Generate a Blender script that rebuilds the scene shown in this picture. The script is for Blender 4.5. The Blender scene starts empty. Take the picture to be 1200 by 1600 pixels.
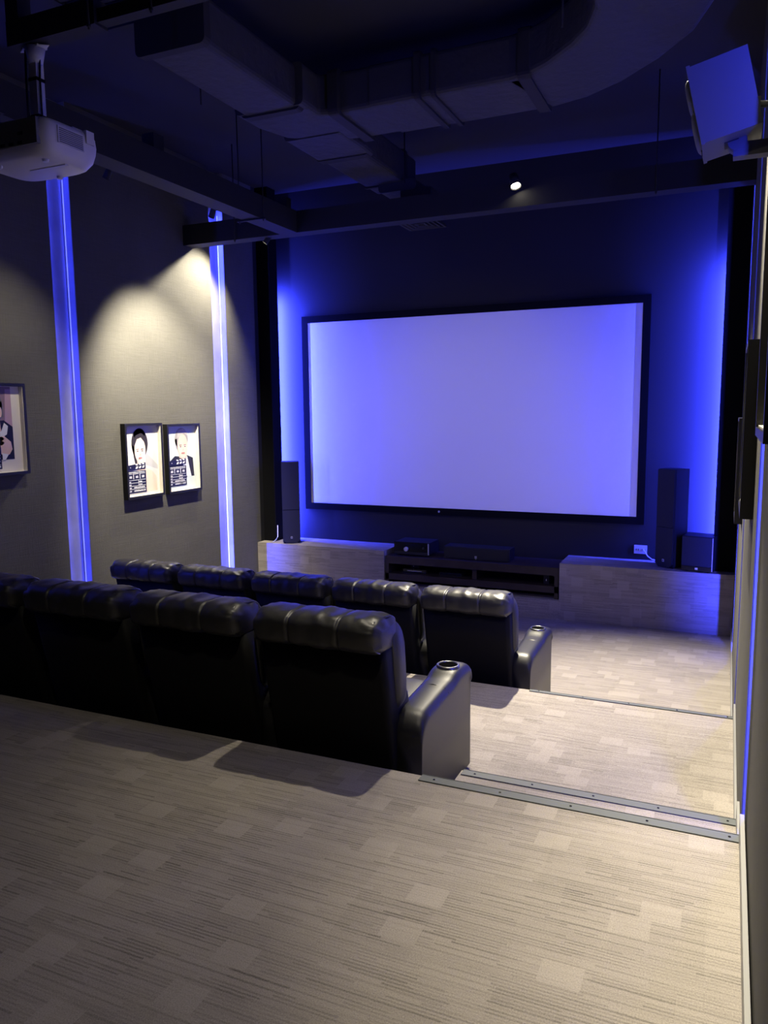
import bpy, bmesh, math, random
from mathutils import Vector, Matrix, noise

random.seed(7)
SC = bpy.context.scene
COL = SC.collection

# ------------------------------------------------------------------ camera, world, exposure
F_PX, PITCH, YAW, ROLL = 1216.7, 0.13066, 0.41745, -0.00999
cam_d = bpy.data.cameras.new('camera')
cam_d.sensor_fit = 'VERTICAL'
cam_d.sensor_height = 36.0
cam_d.lens = F_PX / 1600.0 * 36.0
cam_d.clip_start = 0.02
cam = bpy.data.objects.new('camera', cam_d)
COL.objects.link(cam)
_f = Vector((-math.sin(YAW), math.cos(YAW), 0)); _r = Vector((math.cos(YAW), math.sin(YAW), 0)); _u = Vector((0, 0, 1))
_f2 = _f * math.cos(PITCH) - _u * math.sin(PITCH)
_u2 = _u * math.cos(PITCH) + _f * math.sin(PITCH)
_r3 = _r * math.cos(ROLL) + _u2 * math.sin(ROLL)
_u3 = _u2 * math.cos(ROLL) - _r * math.sin(ROLL)
M = Matrix(((_r3.x, _u3.x, -_f2.x, 0), (_r3.y, _u3.y, -_f2.y, 0), (_r3.z, _u3.z, -_f2.z, 2.2), (0, 0, 0, 1)))
cam.matrix_world = M
SC.camera = cam

SC.view_settings.view_transform = 'Standard'
SC.view_settings.look = 'None'
SC.view_settings.gamma = 1
SC.view_settings.use_curve_mapping = False
SC.view_settings.exposure = 0.0
w = bpy.data.worlds.new('world'); SC.world = w; w.use_nodes = True
w.node_tree.nodes['Background'].inputs[0].default_value = (0.2, 0.2, 0.3, 1)
w.node_tree.nodes['Background'].inputs[1].default_value = 0.002
try:
    SC.cycles.use_denoising = True
    SC.cycles.max_bounces = 8
    SC.cycles.diffuse_bounces = 5
    SC.cycles.sample_clamp_indirect = 6.0
    SC.cycles.caustics_reflective = False
    SC.cycles.caustics_refractive = False
except Exception:
    pass

# ------------------------------------------------------------------ lights
BLUE = (0.036, 0.050, 1.0)
WARM = (1.0, 0.90, 0.70)
LED_W = 22.0          # watts of each of the two LED tapes in a wall channel
FRONT_LED_W = 850.0    # watts of one strip hidden behind a column
# room sizes (metres; z = 0 on the lowest floor)
XL, XR = -5.25, 0.10
YB, YF = -1.6, 8.5
ZC = 4.80
ZA, ZB_, ZST = 0.70, 0.36, 0.60
YA, YS, YBE = 2.844, 3.29, 4.895
RD = 0.08             # recess depth of the wall channels


def area_strip(name, loc, normal, length, width, power, color, spread=math.pi):
    d = bpy.data.lights.new(name, 'AREA')
    d.shape = 'RECTANGLE'; d.size = width; d.size_y = length
    d.energy = power; d.color = color; d.spread = spread
    o = bpy.data.objects.new(name, d); COL.objects.link(o)
    n = Vector(normal).normalized()
    z = -n
    y = Vector((0, 0, 1)); x = y.cross(z).normalized(); y = z.cross(x)
    mw = Matrix((x, y, z)).transposed().to_4x4(); mw.translation = Vector(loc)
    o.matrix_world = mw
    return o


def spot(name, loc, target, power, cone=90, blend=0.5, color=WARM, radius=0.035):
    d = bpy.data.lights.new(name, 'SPOT')
    d.energy = power; d.color = color; d.spot_size = math.radians(cone); d.spot_blend = blend
    d.shadow_soft_size = radius
    o = bpy.data.objects.new(name, d); COL.objects.link(o)
    o.location = loc
    o.rotation_euler = (Vector(target) - Vector(loc)).to_track_quat('-Z', 'Y').to_euler()
    return o


# ------------------------------------------------------------------ materials
def mat(name, color=(0.5, 0.5, 0.5), rough=0.6, metal=0.0, spec=0.5, emit=None, estr=0.0, bump=None, var=None, sheen=0.0):
    """bump=(kind, scale, strength, distance), var=(scale, amount)"""
    m = bpy.data.materials.new(name); m.use_nodes = True
    nt = m.node_tree; b = nt.nodes['Principled BSDF']
    b.inputs['Base Color'].default_value = (*color, 1)
    b.inputs['Roughness'].default_value = rough
    b.inputs['Metallic'].default_value = metal
    b.inputs['Specular IOR Level'].default_value = spec
    if sheen: b.inputs['Sheen Weight'].default_value = sheen
    if emit:
        b.inputs['Emission Color'].default_value = (*emit, 1); b.inputs['Emission Strength'].default_value = estr
    tc = None
    if bump or var:
        tc = nt.nodes.new('ShaderNodeNewGeometry') if False else nt.nodes.new('ShaderNodeTexCoord')
    if var:
        n = nt.nodes.new('ShaderNodeTexNoise'); n.inputs['Scale'].default_value = var[0]; n.inputs['Detail'].default_value = 5
        nt.links.new(tc.outputs['Object'], n.inputs['Vector'])
        mr = nt.nodes.new('ShaderNodeMapRange'); mr.inputs[1].default_value = 0.3; mr.inputs[2].default_value = 0.7
        mr.inputs[3].default_value = 1 - var[1]; mr.inputs[4].default_value = 1 + var[1]
        nt.links.new(n.outputs['Fac'], mr.inputs[0])
        mx = nt.nodes.new('ShaderNodeVectorMath'); mx.operation = 'SCALE'; mx.inputs[0].default_value = color
        nt.links.new(mr.outputs[0], mx.inputs['Scale'])
        nt.links.new(mx.outputs[0], b.inputs['Base Color'])
    if bump:
        kind, sc, st, di = bump
        if kind == 'noise':
            t = nt.nodes.new('ShaderNodeTexNoise'); t.inputs['Scale'].default_value = sc; t.inputs['Detail'].default_value = 4
            out = t.outputs['Fac']
        else:
            t = nt.nodes.new('ShaderNodeTexVoronoi'); t.inputs['Scale'].default_value = sc; out = t.outputs['Distance']
        nt.links.new(tc.outputs['Object'], t.inputs['Vector'])
        bp = nt.nodes.new('ShaderNodeBump'); bp.inputs['Strength'].default_value = st; bp.inputs['Distance'].default_value = di
        nt.links.new(out, bp.inputs['Height']); nt.links.new(bp.outputs[0], b.inputs['Normal'])
    return m


def carpet_mat(name, k=1.0):
    m = bpy.data.materials.new(name); m.use_nodes = True
    nt = m.node_tree; b = nt.nodes['Principled BSDF']; N = nt.nodes.new; L = nt.links.new
    b.inputs['Roughness'].default_value = 0.95; b.inputs['Specular IOR Level'].default_value = 0.1
    g = N('ShaderNodeNewGeometry'); s = N('ShaderNodeSeparateXYZ'); L(g.outputs['Position'], s.inputs[0])

    def mth(op, a, c=None, d=None):
        n = N('ShaderNodeMath'); n.operation = op
        for i, v in enumerate((a, c, d)):
            if v is None: continue
            if isinstance(v, (int, float)): n.inputs[i].default_value = v
            else: L(v, n.inputs[i])
        return n.outputs[0]
    X = s.outputs[0]; V = mth('ADD', s.outputs[1], s.outputs[2])

    def wn(a, c):
        cb = N('ShaderNodeCombineXYZ'); L(a, cb.inputs[0]); L(c, cb.inputs[1])
        n = N('ShaderNodeTexWhiteNoise'); n.noise_dimensions = '2D'; L(cb.outputs[0], n.inputs['Vector'])
        return n.outputs['Value']
    zero = mth('MULTIPLY', X, 0.0)
    nz = N('ShaderNodeTexNoise'); nz.inputs['Scale'].default_value = 240; L(g.outputs['Position'], nz.inputs['Vector'])
    n2 = N('ShaderNodeTexNoise'); n2.inputs['Scale'].default_value = 55; L(g.outputs['Position'], n2.inputs['Vector'])
    Vw = mth('ADD', V, mth('MULTIPLY', mth('SUBTRACT', n2.outputs['Fac'], 0.5), 0.004))
    # fine ribs running across the room, each broken into dashes of its own tone
    vv = mth('DIVIDE', Vw, 0.0125)
    row = mth('FLOOR', vv)
    off = wn(row, zero)
    col = mth('FLOOR', mth('DIVIDE', mth('ADD', X, mth('MULTIPLY', off, 3.0)), 0.19))
    rib = wn(col, row)
    fr = mth('FRACT', vv)
    mrg = N('ShaderNodeMapRange'); mrg.interpolation_type = 'SMOOTHSTEP'
    mrg.inputs[1].default_value = 0.12; mrg.inputs[2].default_value = 0.36; mrg.inputs[3].default_value = 1.0; mrg.inputs[4].default_value = 0.0
    L(mth('ABSOLUTE', mth('SUBTRACT', fr, 0.5)), mrg.inputs[0])
    groove = mth('MULTIPLY', mrg.outputs[0], mth('POWER', wn(col, mth('ADD', row, 0.5)), 1.3))
    # blocks of denser or looser ribs
    brow = mth('FLOOR', mth('DIVIDE', V, 0.092))
    boff = wn(brow, mth('ADD', zero, 3.0))
    bcol = mth('FLOOR', mth('DIVIDE', mth('ADD', X, mth('MULTIPLY', boff, 2.0)), 0.115))
    blk = wn(bcol, brow)
    plain = mth('MULTIPLY', mth('GREATER_THAN', blk, 0.865), 0.75)
    brow2 = mth('FLOOR', mth('DIVIDE', V, 0.25)); bcol2 = mth('FLOOR', mth('DIVIDE', X, 0.25))
    tile = wn(bcol2, mth('ADD', brow2, 17.0))
    # rib amplitude: none on plain blocks
    amp = mth('MULTIPLY', mth('SUBTRACT', 1.0, plain), mth('ADD', 0.26, mth('MULTIPLY', blk, 0.18)))
    val = mth('SUBTRACT', 1.06, mth('MULTIPLY', amp, mth('ADD', mth('MULTIPLY', groove, 1.05), mth('MULTIPLY', mth('SUBTRACT', 1.0, rib), 0.35))))
    val = mth('ADD', val, mth('MULTIPLY', plain, 0.08))
    val = mth('ADD', val, mth('MULTIPLY', mth('SUBTRACT', tile, 0.5), 0.09))
    val = mth('ADD', val, mth('MULTIPLY', mth('SUBTRACT', nz.outputs['Fac'], 0.5), 0.9))
    n3 = N('ShaderNodeTexNoise'); n3.inputs['Scale'].default_value = 1.3; L(g.outputs['Position'], n3.inputs['Vector'])
    val = mth('MULTIPLY', val, mth('ADD', 0.9, mth('MULTIPLY', n3.outputs['Fac'], 0.2)))
    vm = N('ShaderNodeVectorMath'); vm.operation = 'SCALE'; vm.inputs[0].default_value = (0.285 * k, 0.258 * k, 0.228 * k)
    L(val, vm.inputs['Scale']); L(vm.outputs[0], b.inputs['Base Color'])
    bp = N('ShaderNodeBump'); bp.inputs['Strength'].default_value = 0.5; bp.inputs['Distance'].default_value = 0.004
    L(val, bp.inputs['Height']); L(bp.outputs[0], b.inputs['Normal'])
    return m


def weave_mat(name, color):
    m = mat(name, color, 0.9, spec=0.15, var=(1.2, 0.10))
    nt = m.node_tree; b = nt.nodes['Principled BSDF']; N = nt.nodes.new; L = nt.links.new
    g = N('ShaderNodeNewGeometry')
    hs = []
    for sc in ((6, 6, 260), (260, 260, 6)):
        mp = N('ShaderNodeMapping'); mp.inputs['Scale'].default_value = sc; L(g.outputs['Position'], mp.inputs['Vector'])
        t = N('ShaderNodeTexNoise'); t.inputs['Scale'].default_value = 1.0; t.inputs['Detail'].default_value = 2; L(mp.outputs[0], t.inputs['Vector'])
        hs.append(t.outputs['Fac'])
    ad = N('ShaderNodeMath'); ad.operation = 'ADD'; L(hs[0], ad.inputs[0]); L(hs[1], ad.inputs[1])
    bp = N('ShaderNodeBump'); bp.inputs['Strength'].default_value = 0.5; bp.inputs['Distance'].default_value = 0.004
    L(ad.outputs[0], bp.inputs['Height']); L(bp.outputs[0], b.inputs['Normal'])
    vm = [n for n in nt.nodes if n.type == 'VECT_MATH'][0]
    mr = N('ShaderNodeMapRange'); mr.inputs[1].default_value = 0.7; mr.inputs[2].default_value = 1.3; mr.inputs[3].default_value = 0.90; mr.inputs[4].default_value = 1.10
    L(ad.outputs[0], mr.inputs[0])
    v2 = N('ShaderNodeVectorMath'); v2.operation = 'SCALE'; L(vm.outputs[0], v2.inputs[0]); L(mr.outputs[0], v2.inputs['Scale'])
    L(v2.outputs[0], b.inputs['Base Color'])
    return m


CARPET = carpet_mat('carpet')
WALLF = weave_mat('wall_fabric', (0.100, 0.097, 0.086))
FRONTW = mat('front_wall_paint', (0.022, 0.022, 0.024), 0.85, spec=0.2, bump=('noise', 90, 0.2, 0.004))
CEIL = mat('ceiling_paint', (0.042, 0.042, 0.046), 0.95, spec=0.1)
CHANNEL = mat('channel_paint', (0.22, 0.22, 0.225), 0.8, spec=0.2, var=(2.2, 0.25))
BLACKF = mat('black_velvet', (0.006, 0.006, 0.007), 0.95, spec=0.05)
BLACKP = mat('black_paint', (0.012, 0.012, 0.013), 0.7, spec=0.25)
TRUNK = mat('trunking_paint', (0.022, 0.022, 0.023), 0.7, spec=0.2)
DUCT = mat('duct_wrap', (0.042, 0.041, 0.039), 0.7, spec=0.3, bump=('noise', 14, 0.5, 0.02))
DUCTB = mat('duct_band', (0.03, 0.029, 0.027), 0.75, spec=0.2)
LEATHER = mat('black_leather', (0.017, 0.0165, 0.0165), 0.44, spec=0.55, bump=('voronoi', 260, 0.10, 0.002))
LEATHER2 = mat('black_leather_panel', (0.005, 0.005, 0.0055), 0.6, spec=0.15, bump=('voronoi', 260, 0.1, 0.002))
LEATHERA = mat('black_leather_arm', (0.011, 0.011, 0.0115), 0.42, spec=0.5, bump=('voronoi', 260, 0.10, 0.002))
PIPING = mat('leather_piping', (0.02, 0.02, 0.02), 0.3, spec=0.6)
CHROME = mat('cup_metal', (0.22, 0.22, 0.215), 0.32, metal=1.0)
WELL = mat('cup_well', (0.004, 0.004, 0.004), 0.9, spec=0.0)
NOSE = mat('nosing_metal', (0.095, 0.105, 0.108), 0.6, spec=0.3, bump=('noise', 60, 0.1, 0.002))
SKIRT = mat('baseboard_paint', (0.24, 0.24, 0.23), 0.5)
SCREENM = mat('screen_fabric', (0.88, 0.88, 0.90), 0.85, spec=0.1)
WOOD = mat('dark_wood', (0.028, 0.02, 0.018), 0.45, spec=0.35, bump=('noise', 30, 0.1, 0.003), var=(8, 0.25))
SPK = mat('speaker_vinyl', (0.016, 0.016, 0.018), 0.5, spec=0.3, bump=('noise', 200, 0.1, 0.001))
GRILLE = mat('grille_cloth', (0.022, 0.022, 0.026), 0.85, spec=0.15, bump=('voronoi', 400, 0.3, 0.002))
SPKW = mat('speaker_grey', (0.06, 0.06, 0.065), 0.5, spec=0.35)
BADGE = mat('badge_silver', (0.55, 0.55, 0.55), 0.35, metal=0.6)
PROJW = mat('projector_plastic', (0.54, 0.53, 0.50), 0.42, spec=0.4)
PROJD = mat('projector_grey_plastic', (0.13, 0.132, 0.13), 0.5)
POLEM = mat('mount_paint', (0.5, 0.5, 0.47), 0.45)
GLOSSB = mat('gloss_black', (0.008, 0.008, 0.009), 0.15, spec=0.5)
FRAMEB = mat('frame_black', (0.010, 0.010, 0.010), 0.4, spec=0.4)
CREAM = mat('mat_board', (0.78, 0.74, 0.63), 0.8, spec=0.1)
PLASTW = mat('white_plastic', (0.6, 0.6, 0.6), 0.4)
LENS = mat('lamp_lens', (1, 1, 1), 0.4, emit=WARM, estr=40.0)
LENSB = mat('lamp_lens_dim', (0.8, 0.8, 0.8), 0.4, emit=(0.6, 0.7, 1.0), estr=1.0)
LEDE = mat('led_tape', (0.8, 0.8, 0.8), 0.5, emit=(0.10, 0.12, 1.0), estr=0.8)


# ------------------------------------------------------------------ mesh helpers
def bm_obj(name, bm, m, parent=None, smooth=False, mats=None, loc=None):
    me = bpy.data.meshes.new(name)
    bmesh.ops.recalc_face_normals(bm, faces=bm.faces)
    bm.to_mesh(me); bm.free()
    for mm in (mats or [m]): me.materials.append(mm)
    if smooth:
        for p in me.polygons: p.use_smooth = True
    o = bpy.data.objects.new(name, me); COL.objects.link(o)
    if parent: o.parent = parent
    if loc: o.location = loc
    return o


def box(bm, x0, x1, y0, y1, z0, z1, mi=0):
    vs = [bm.verts.new((x, y, z)) for x in (x0, x1) for y in (y0, y1) for z in (z0, z1)]
    fs = []
    for a, b_, c, d in ((0, 1, 3, 2), (4, 6, 7, 5), (0, 4, 5, 1), (2, 3, 7, 6), (0, 2, 6, 4), (1, 5, 7, 3)):
        f = bm.faces.new((vs[a], vs[b_], vs[c], vs[d])); f.material_index = mi; fs.append(f)
    return vs


def bevel(bm, w_, seg=2, ang=30):
    es = [e for e in bm.edges if len(e.link_faces) == 2 and e.calc_face_angle(0) > math.radians(ang)]
    bmesh.ops.bevel(bm, geom=es, offset=w_, segments=seg, profile=0.5, affect='EDGES', clamp_overlap=True)


def obox(name, m, x0, x1, y0, y1, z0, z1, parent=None, bev=0.0, seg=2):
    bm = bmesh.new(); box(bm, min(x0, x1), max(x0, x1), min(y0, y1), max(y0, y1), min(z0, z1), max(z0, z1))
    if bev: bevel(bm, bev, seg)
    return bm_obj(name, bm, m, parent)


def cyl(bm, p0, p1, r0, r1=None, n=20, cap=True, mi=0):
    p0, p1 = Vector(p0), Vector(p1); r1 = r0 if r1 is None else r1
    d = (p1 - p0).normalized(); a = d.orthogonal().normalized(); b_ = d.cross(a)
    A, B = [], []
    for i in range(n):
        t = 2 * math.pi * i / n; v = a * math.cos(t) + b_ * math.sin(t)
        A.append(bm.verts.new(p0 + v * r0)); B.append(bm.verts.new(p1 + v * r1))
    for i in range(n):
        j = (i + 1) % n
        f = bm.faces.new((A[i], A[j], B[j], B[i])); f.smooth = True; f.material_index = mi
    if cap:
        bm.faces.new(A[::-1]).material_index = mi; bm.faces.new(B).material_index = mi


def tube(bm, pts, r, n=8, closed=False):
    pts = [Vector(p) for p in pts]; rings = []
    up = Vector((0.13, 0.21, 0.97))
    for i, p in enumerate(pts):
        a = pts[i - 1] if (i > 0 or closed) else p
        c = pts[(i + 1) % len(pts)] if (i < len(pts) - 1 or closed) else p
        t = (c - a).normalized()
        x = t.cross(up)
        if x.length < 1e-3: x = t.orthogonal()
        x.normalize(); y = t.cross(x)
        rings.append([bm.verts.new(p + x * r * math.cos(2 * math.pi * k / n) + y * r * math.sin(2 * math.pi * k / n)) for k in range(n)])
    m_ = len(rings)
    for i in range(m_ if closed else m_ - 1):
        A, B = rings[i], rings[(i + 1) % m_]
        for k in range(n):
            l = (k + 1) % n
            bm.faces.new((A[k], A[l], B[l], B[k])).smooth = True
    if not closed:
        bm.faces.new(rings[0][::-1]); bm.faces.new(rings[-1])


def loft(bm, rings, cap=True, smooth=True):
    R = [[bm.verts.new(p) for p in r] for r in rings]
    n = len(R[0])
    for A, B in zip(R, R[1:]):
        for k in range(n):
            l = (k + 1) % n
            bm.faces.new((A[k], A[l], B[l], B[k])).smooth = smooth
    if cap:
        bm.faces.new(R[0][::-1]).smooth = smooth; bm.faces.new(R[-1]).smooth = smooth
    return R


def lathe(bm, prof, c, n=28, mi=0):
    """prof: (r, z) list turned around the z axis through c"""
    R = []
    for r, z in prof:
        R.append([bm.verts.new((c[0] + r * math.cos(2 * math.pi * k / n), c[1] + r * math.sin(2 * math.pi * k / n), c[2] + z)) for k in range(n)])
    for A, B in zip(R, R[1:]):
        for k in range(n):
            l = (k + 1) % n
            f = bm.faces.new((A[k], A[l], B[l], B[k])); f.smooth = True; f.material_index = mi
    return R


def sgnpow(v, p): return math.copysign(abs(v) ** p, v)


def cushion(bm, c, s, e1=0.45, e2=0.45, nu=28, nv=20, wrinkle=0.0, seed=0.0, rot=None):
    """puffy pillow: superellipsoid, half sizes s"""
    rings = []
    c = Vector(c)
    for i in range(1, nv):
        ph = -math.pi / 2 + math.pi * i / nv
        r = []
        for k in range(nu):
            th = 2 * math.pi * k / nu
            p = Vector((s[0] * sgnpow(math.cos(ph), e1) * sgnpow(math.cos(th), e2), s[1] * sgnpow(math.cos(ph), e1) * sgnpow(math.sin(th), e2), s[2] * sgnpow(math.sin(ph), e1)))
            if wrinkle:
                q = p * 9 + Vector((seed, seed * 2, 0)); p = p + p.normalized() * noise.noise(q) * wrinkle
            if rot: p = rot @ p
            r.append(c + p)
        rings.append(r)
    loft(bm, rings)


def empty(name, label, cat, loc=(0, 0, 0), rz=0, group=None):
    o = bpy.data.objects.new(name, None); COL.objects.link(o)
    o.empty_display_size = 0.1
    o.location = loc; o.rotation_euler = (0, 0, rz)
    o['label'] = label; o['category'] = cat
    if group: o['group'] = group
    return o


def tag(o, label, cat, group=None, kind=None):
    o['label'] = label; o['category'] = cat
    if group: o['group'] = group
    if kind: o['kind'] = kind
    return o


def struct(o, label=None):
    o['kind'] = 'structure'
    if label: o['label'] = label
    return o


def dup(root, loc, rz=None, label=None):
    r = root.copy(); COL.objects.link(r); r.location = loc
    if rz is not None: r.rotation_euler = (0, 0, rz)
    if label: r['label'] = label
    for ch in list(root.children):
        c = ch.copy(); COL.objects.link(c); c.parent = r
        for g in list(ch.children):
            d = g.copy(); COL.objects.link(d); d.parent = c
    return r


# ================================================================== the room
bm = bmesh.new(); box(bm, XL - .3, XR + .3, YB - .2, YF + .2, ZC, ZC + .1)
struct(bm_obj('ceiling', bm, CEIL))
bm = bmesh.new(); box(bm, XL - .3, XR + .3, YF, YF + .15, -.1, ZC)
struct(bm_obj('wall_front', bm, FRONTW))
bm = bmesh.new(); box(bm, XL - .3, XR + .3, YB - .15, YB, -.1, ZC)
struct(bm_obj('wall_back', bm, WALLF))
bm = bmesh.new(); box(bm, XL - .3, XR + .3, YBE, YF + .15, -.1, 0)
struct(bm_obj('floor', bm, CARPET))
# the two seating tiers, carpeted, with the aisle steps cut down between them
bm = bmesh.new(); box(bm, XL - .3, XR + .3, YA, YBE, -.1, ZB_)
struct(bm_obj('floor_middle_tier', bm, CARPET))
bm = bmesh.new(); box(bm, XL - .3, XR + .3, YB - .15, YA, -.1, ZA)
struct(bm_obj('floor_upper_tier', bm, CARPET))
bm = bmesh.new(); box(bm, -1.075, XR, YA, YS, ZB_, 0.53)
struct(bm_obj('floor_aisle_step', bm, CARPET))
bm = bmesh.new(); box(bm, -1.11, XR, YBE, YBE + .34, 0.0, 0.17)
struct(bm_obj('floor_lower_step', bm, CARPET))
# metal nosing strips on the step edges
def nosing(i, x0, x1, y, z, wdt=0.048, h=0.022):
    bm = bmesh.new()
    box(bm, x0, x1, y - wdt, y + .004, z, z + .005)
    box(bm, x0, x1, y, y + .006, z - h, z + .005)
    o = struct(bm_obj('trim_%d' % i, bm, NOSE), 'grey metal nosing strip along a carpeted step edge')
    s = bmesh.new()
    for k in range(5):
        x = x0 + .06 + k * (x1 - x0 - .1) / 4
        cyl(s, (x, y - wdt * .5, z + .004), (x, y - wdt * .5, z + .0065), .005, n=8)
    bm_obj('screws', s, GLOSSB, o)['kind'] = 'stuff'
nosing(1, -1.10, XR, YA, ZA)
nosing(2, -1.065, XR, YS, 0.53)
nosing(3, -1.13, XR, YBE, ZB_, 0.03)

# side walls: light channel back, dark fabric panels, LED channels between them
GAPS = [(0.60, 0.83), (2.80, 3.03), (5.03, 5.28), (7.24, 7.50)]
PEND = 8.08
def side_wall(side):
    x = XL if side == 'left' else XR
    s = -1 if side == 'left' else 1
    bm = bmesh.new()
    box(bm, *sorted((x + s * RD, x + s * (RD + .1))), YB - .15, YF + .15, -.1, ZC)
    wl = struct(bm_obj('wall_' + side, bm, CHANNEL))
    ys = [YB] + [v for g in GAPS for v in g] + [PEND]
    for a, b_ in zip(ys[::2], ys[1::2]):
        bm = bmesh.new()
        xf = x + (.011 if side == 'right' and b_ < 2.9 else 0)
        box(bm, *sorted((xf, x + s * RD)), a, b_, 0.0, ZC)
        bm_obj('acoustic_panel', bm, WALLF, wl)
    for g0, g1 in GAPS[1:]:
        bm = bmesh.new()
        for y_a, y_b in ((g0 - .001, g0 + .004), (g1 - .004, g1 + .001)): box(bm, *sorted((x + s * .004, x + s * (RD + .01))), y_a, y_b, 0, ZC)
        bm_obj('channel_liner', bm, CHANNEL, wl)
    bm = bmesh.new(); box(bm, *sorted((x, x + s * RD)), PEND, YF, 0, ZC)
    bm_obj('end_panel', bm, BLACKP, wl)
    # black column standing before the front wall, hiding a strip
    d = .17 if side == 'left' else .20
    bm = bmesh.new(); box(bm, *sorted((x, x - s * d)), 8.16, 8.34, ZST, ZC)
    bm_obj('column', bm, BLACKF, wl)
    return wl
side_wall('left'); side_wall('right')

LEDS = 0
def led(side, y0, y1, ztop, zbot, label, kp, km):
    s = -1 if side == 'left' else 1
    x = (XL if side == 'left' else XR) + s * (RD - .012)
    bm = bmesh.new(); box(bm, x - .006, x + .006, y0 + .007, y0 + .012, zbot, ztop)
    o = tag(bm_obj('led_strip', bm, LEDE), label, 'light strip', 'blue LED strips in the wall channels')
    bm = bmesh.new(); box(bm, x - .006, x + .006, y1 - .012, y1 - .007, zbot, ztop); bm_obj('second_tape', bm, LEDE, o)
    for yy, d in ((y0 + .016, 1), (y1 - .016, -1)):
        area_strip('led_light', (x - s * .004, yy, (ztop + zbot) / 2), (-s * .10, d, 0), ztop - zbot, .012, LED_W * (kp if d > 0 else km), BLUE,
                   math.radians(85) if (d > 0 and y0 > 7) else math.pi)
zb = [ZA + .02, ZA + .02, ZB_ + .04, .05]
zb = [ZA + .02, ZB_ + .06, .05, .05]
names = ['behind the camera', 'beside the rear seats', 'halfway down the room', 'nearest the screen']
for side in ('left', 'right'):
    for (g0, g1), z0, nm in zip(GAPS, zb, names):
        if nm == 'behind the camera': continue
        led(side, g0, g1, 4.35, z0, 'thin blue LED strip in the %s wall channel %s' % (side, nm),
            {'beside': 2.0, 'halfwa': 1.0, 'neares': 3.0}[nm[:6]], {'beside': .22, 'halfwa': .9, 'neares': 1.0}[nm[:6]] * (.18 if side == 'left' else 1.0))
for side in ('left', 'right'):
    s = -1 if side == 'left' else 1
    x = XL + .05 if side == 'left' else XR - .05
    bm = bmesh.new(); box(bm, x - .006, x + .006, 8.342, 8.348, ZST + .02, 3.58)
    tag(bm_obj('led_strip', bm, LEDE), 'blue LED strip hidden behind the black column on the %s of the screen' % side, 'light strip', 'blue LED strips behind the columns')
    area_strip('led_light', (x - s * .02, 8.36, 2.1), (-s * .25, 1, 0), 2.95, .02, FRONT_LED_W, BLUE)

# baseboards
def baseboard(nm, x0, x1, segs):
    bm = bmesh.new()
    for y0, y1, z in segs: box(bm, x0, x1, y0, y1, z, z + .085)
    struct(bm_obj(nm, bm, SKIRT), 'pale grey skirting strip along the foot of the wall')
baseboard('baseboard_right', XR - .010, XR + .004, [(YB, 2.8, ZA), (2.8, YA, ZA), (YA, YS, .53), (YS, YBE, ZB_), (YBE + .34, 8.0, 0)])
baseboard('baseboard_left', XL, XL + .012, [(YB, YA, ZA), (YA, YBE, ZB_), (YBE, 8.0, 0)])

# ================================================================== suspended trunking ring with hangers
def trunk(name, label, x0, x1, y0, y1, z0=3.90, z1=4.10, rods=()):
    t = empty(name, label, 'trunking', ((x0 + x1) / 2, (y0 + y1) / 2, z0), group=None)
    cx, cy = (x0 + x1) / 2, (y0 + y1) / 2
    obox('casing', TRUNK, x0 - cx, x1 - cx, y0 - cy, y1 - cy, 0, z1 - z0, t, .004, 1)
    for rx, ry in rods:
        bm = bmesh.new(); cyl(bm, (rx - cx, ry - cy, -.03), (rx - cx, ry - cy, ZC - z0), .005, n=8)
        cyl(bm, (rx - cx, ry - cy, -.02), (rx - cx, ry - cy, -.008), .010, n=6)
        bm_obj('hanger_rod', bm, BLACKP, t)
    return t
tl = trunk('cable_trunking', 'long dark suspended trunking running along the left wall', -4.09, -3.90, -1.5, 6.79,
           rods=[(-4.12, 6.15), (-3.87, 6.15), (-4.12, 3.4), (-3.87, 3.4)])
for y in (6.15, 3.4):
    bm = bmesh.new(); box(bm, -.15, .15, y - 2.645 - .015, y - 2.645 + .015, -.014, -.002); bm_obj('hanger_bar', bm, BLACKP, tl)
bm = bmesh.new(); box(bm, -.005, .10, 4.75 - 2.645, 4.86 - 2.645, .2, .30); bm_obj('junction_box', bm, BLACKP, tl)
bm = bmesh.new(); box(bm, -.005, .09, 6.62 - 2.645, 6.70 - 2.645, .2, .29); bm_obj('junction_box', bm, BLACKP, tl)
trunk('cable_trunking', 'dark suspended trunking crossing the room above the screen', XL, XR, 6.79, 6.95,
      rods=[(-.62, 6.77), (-4.6, 6.77)])
st = trunk('cable_trunking', 'dark suspended trunking stub above the projector', -3.27, -2.72, 2.945, 3.03, 3.952, 4.065, rods=[(-2.74, 2.93)])
obox('drop_post', TRUNK, -.275, -.195, -.04, .04, .113, ZC - 3.952, st)
trunk('cable_trunking', 'narrow dark suspended rail joining the projector trunking', -2.718, -2.05, 2.96, 3.02, 3.962, 4.02, rods=[(-2.40, 2.95)])

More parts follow.
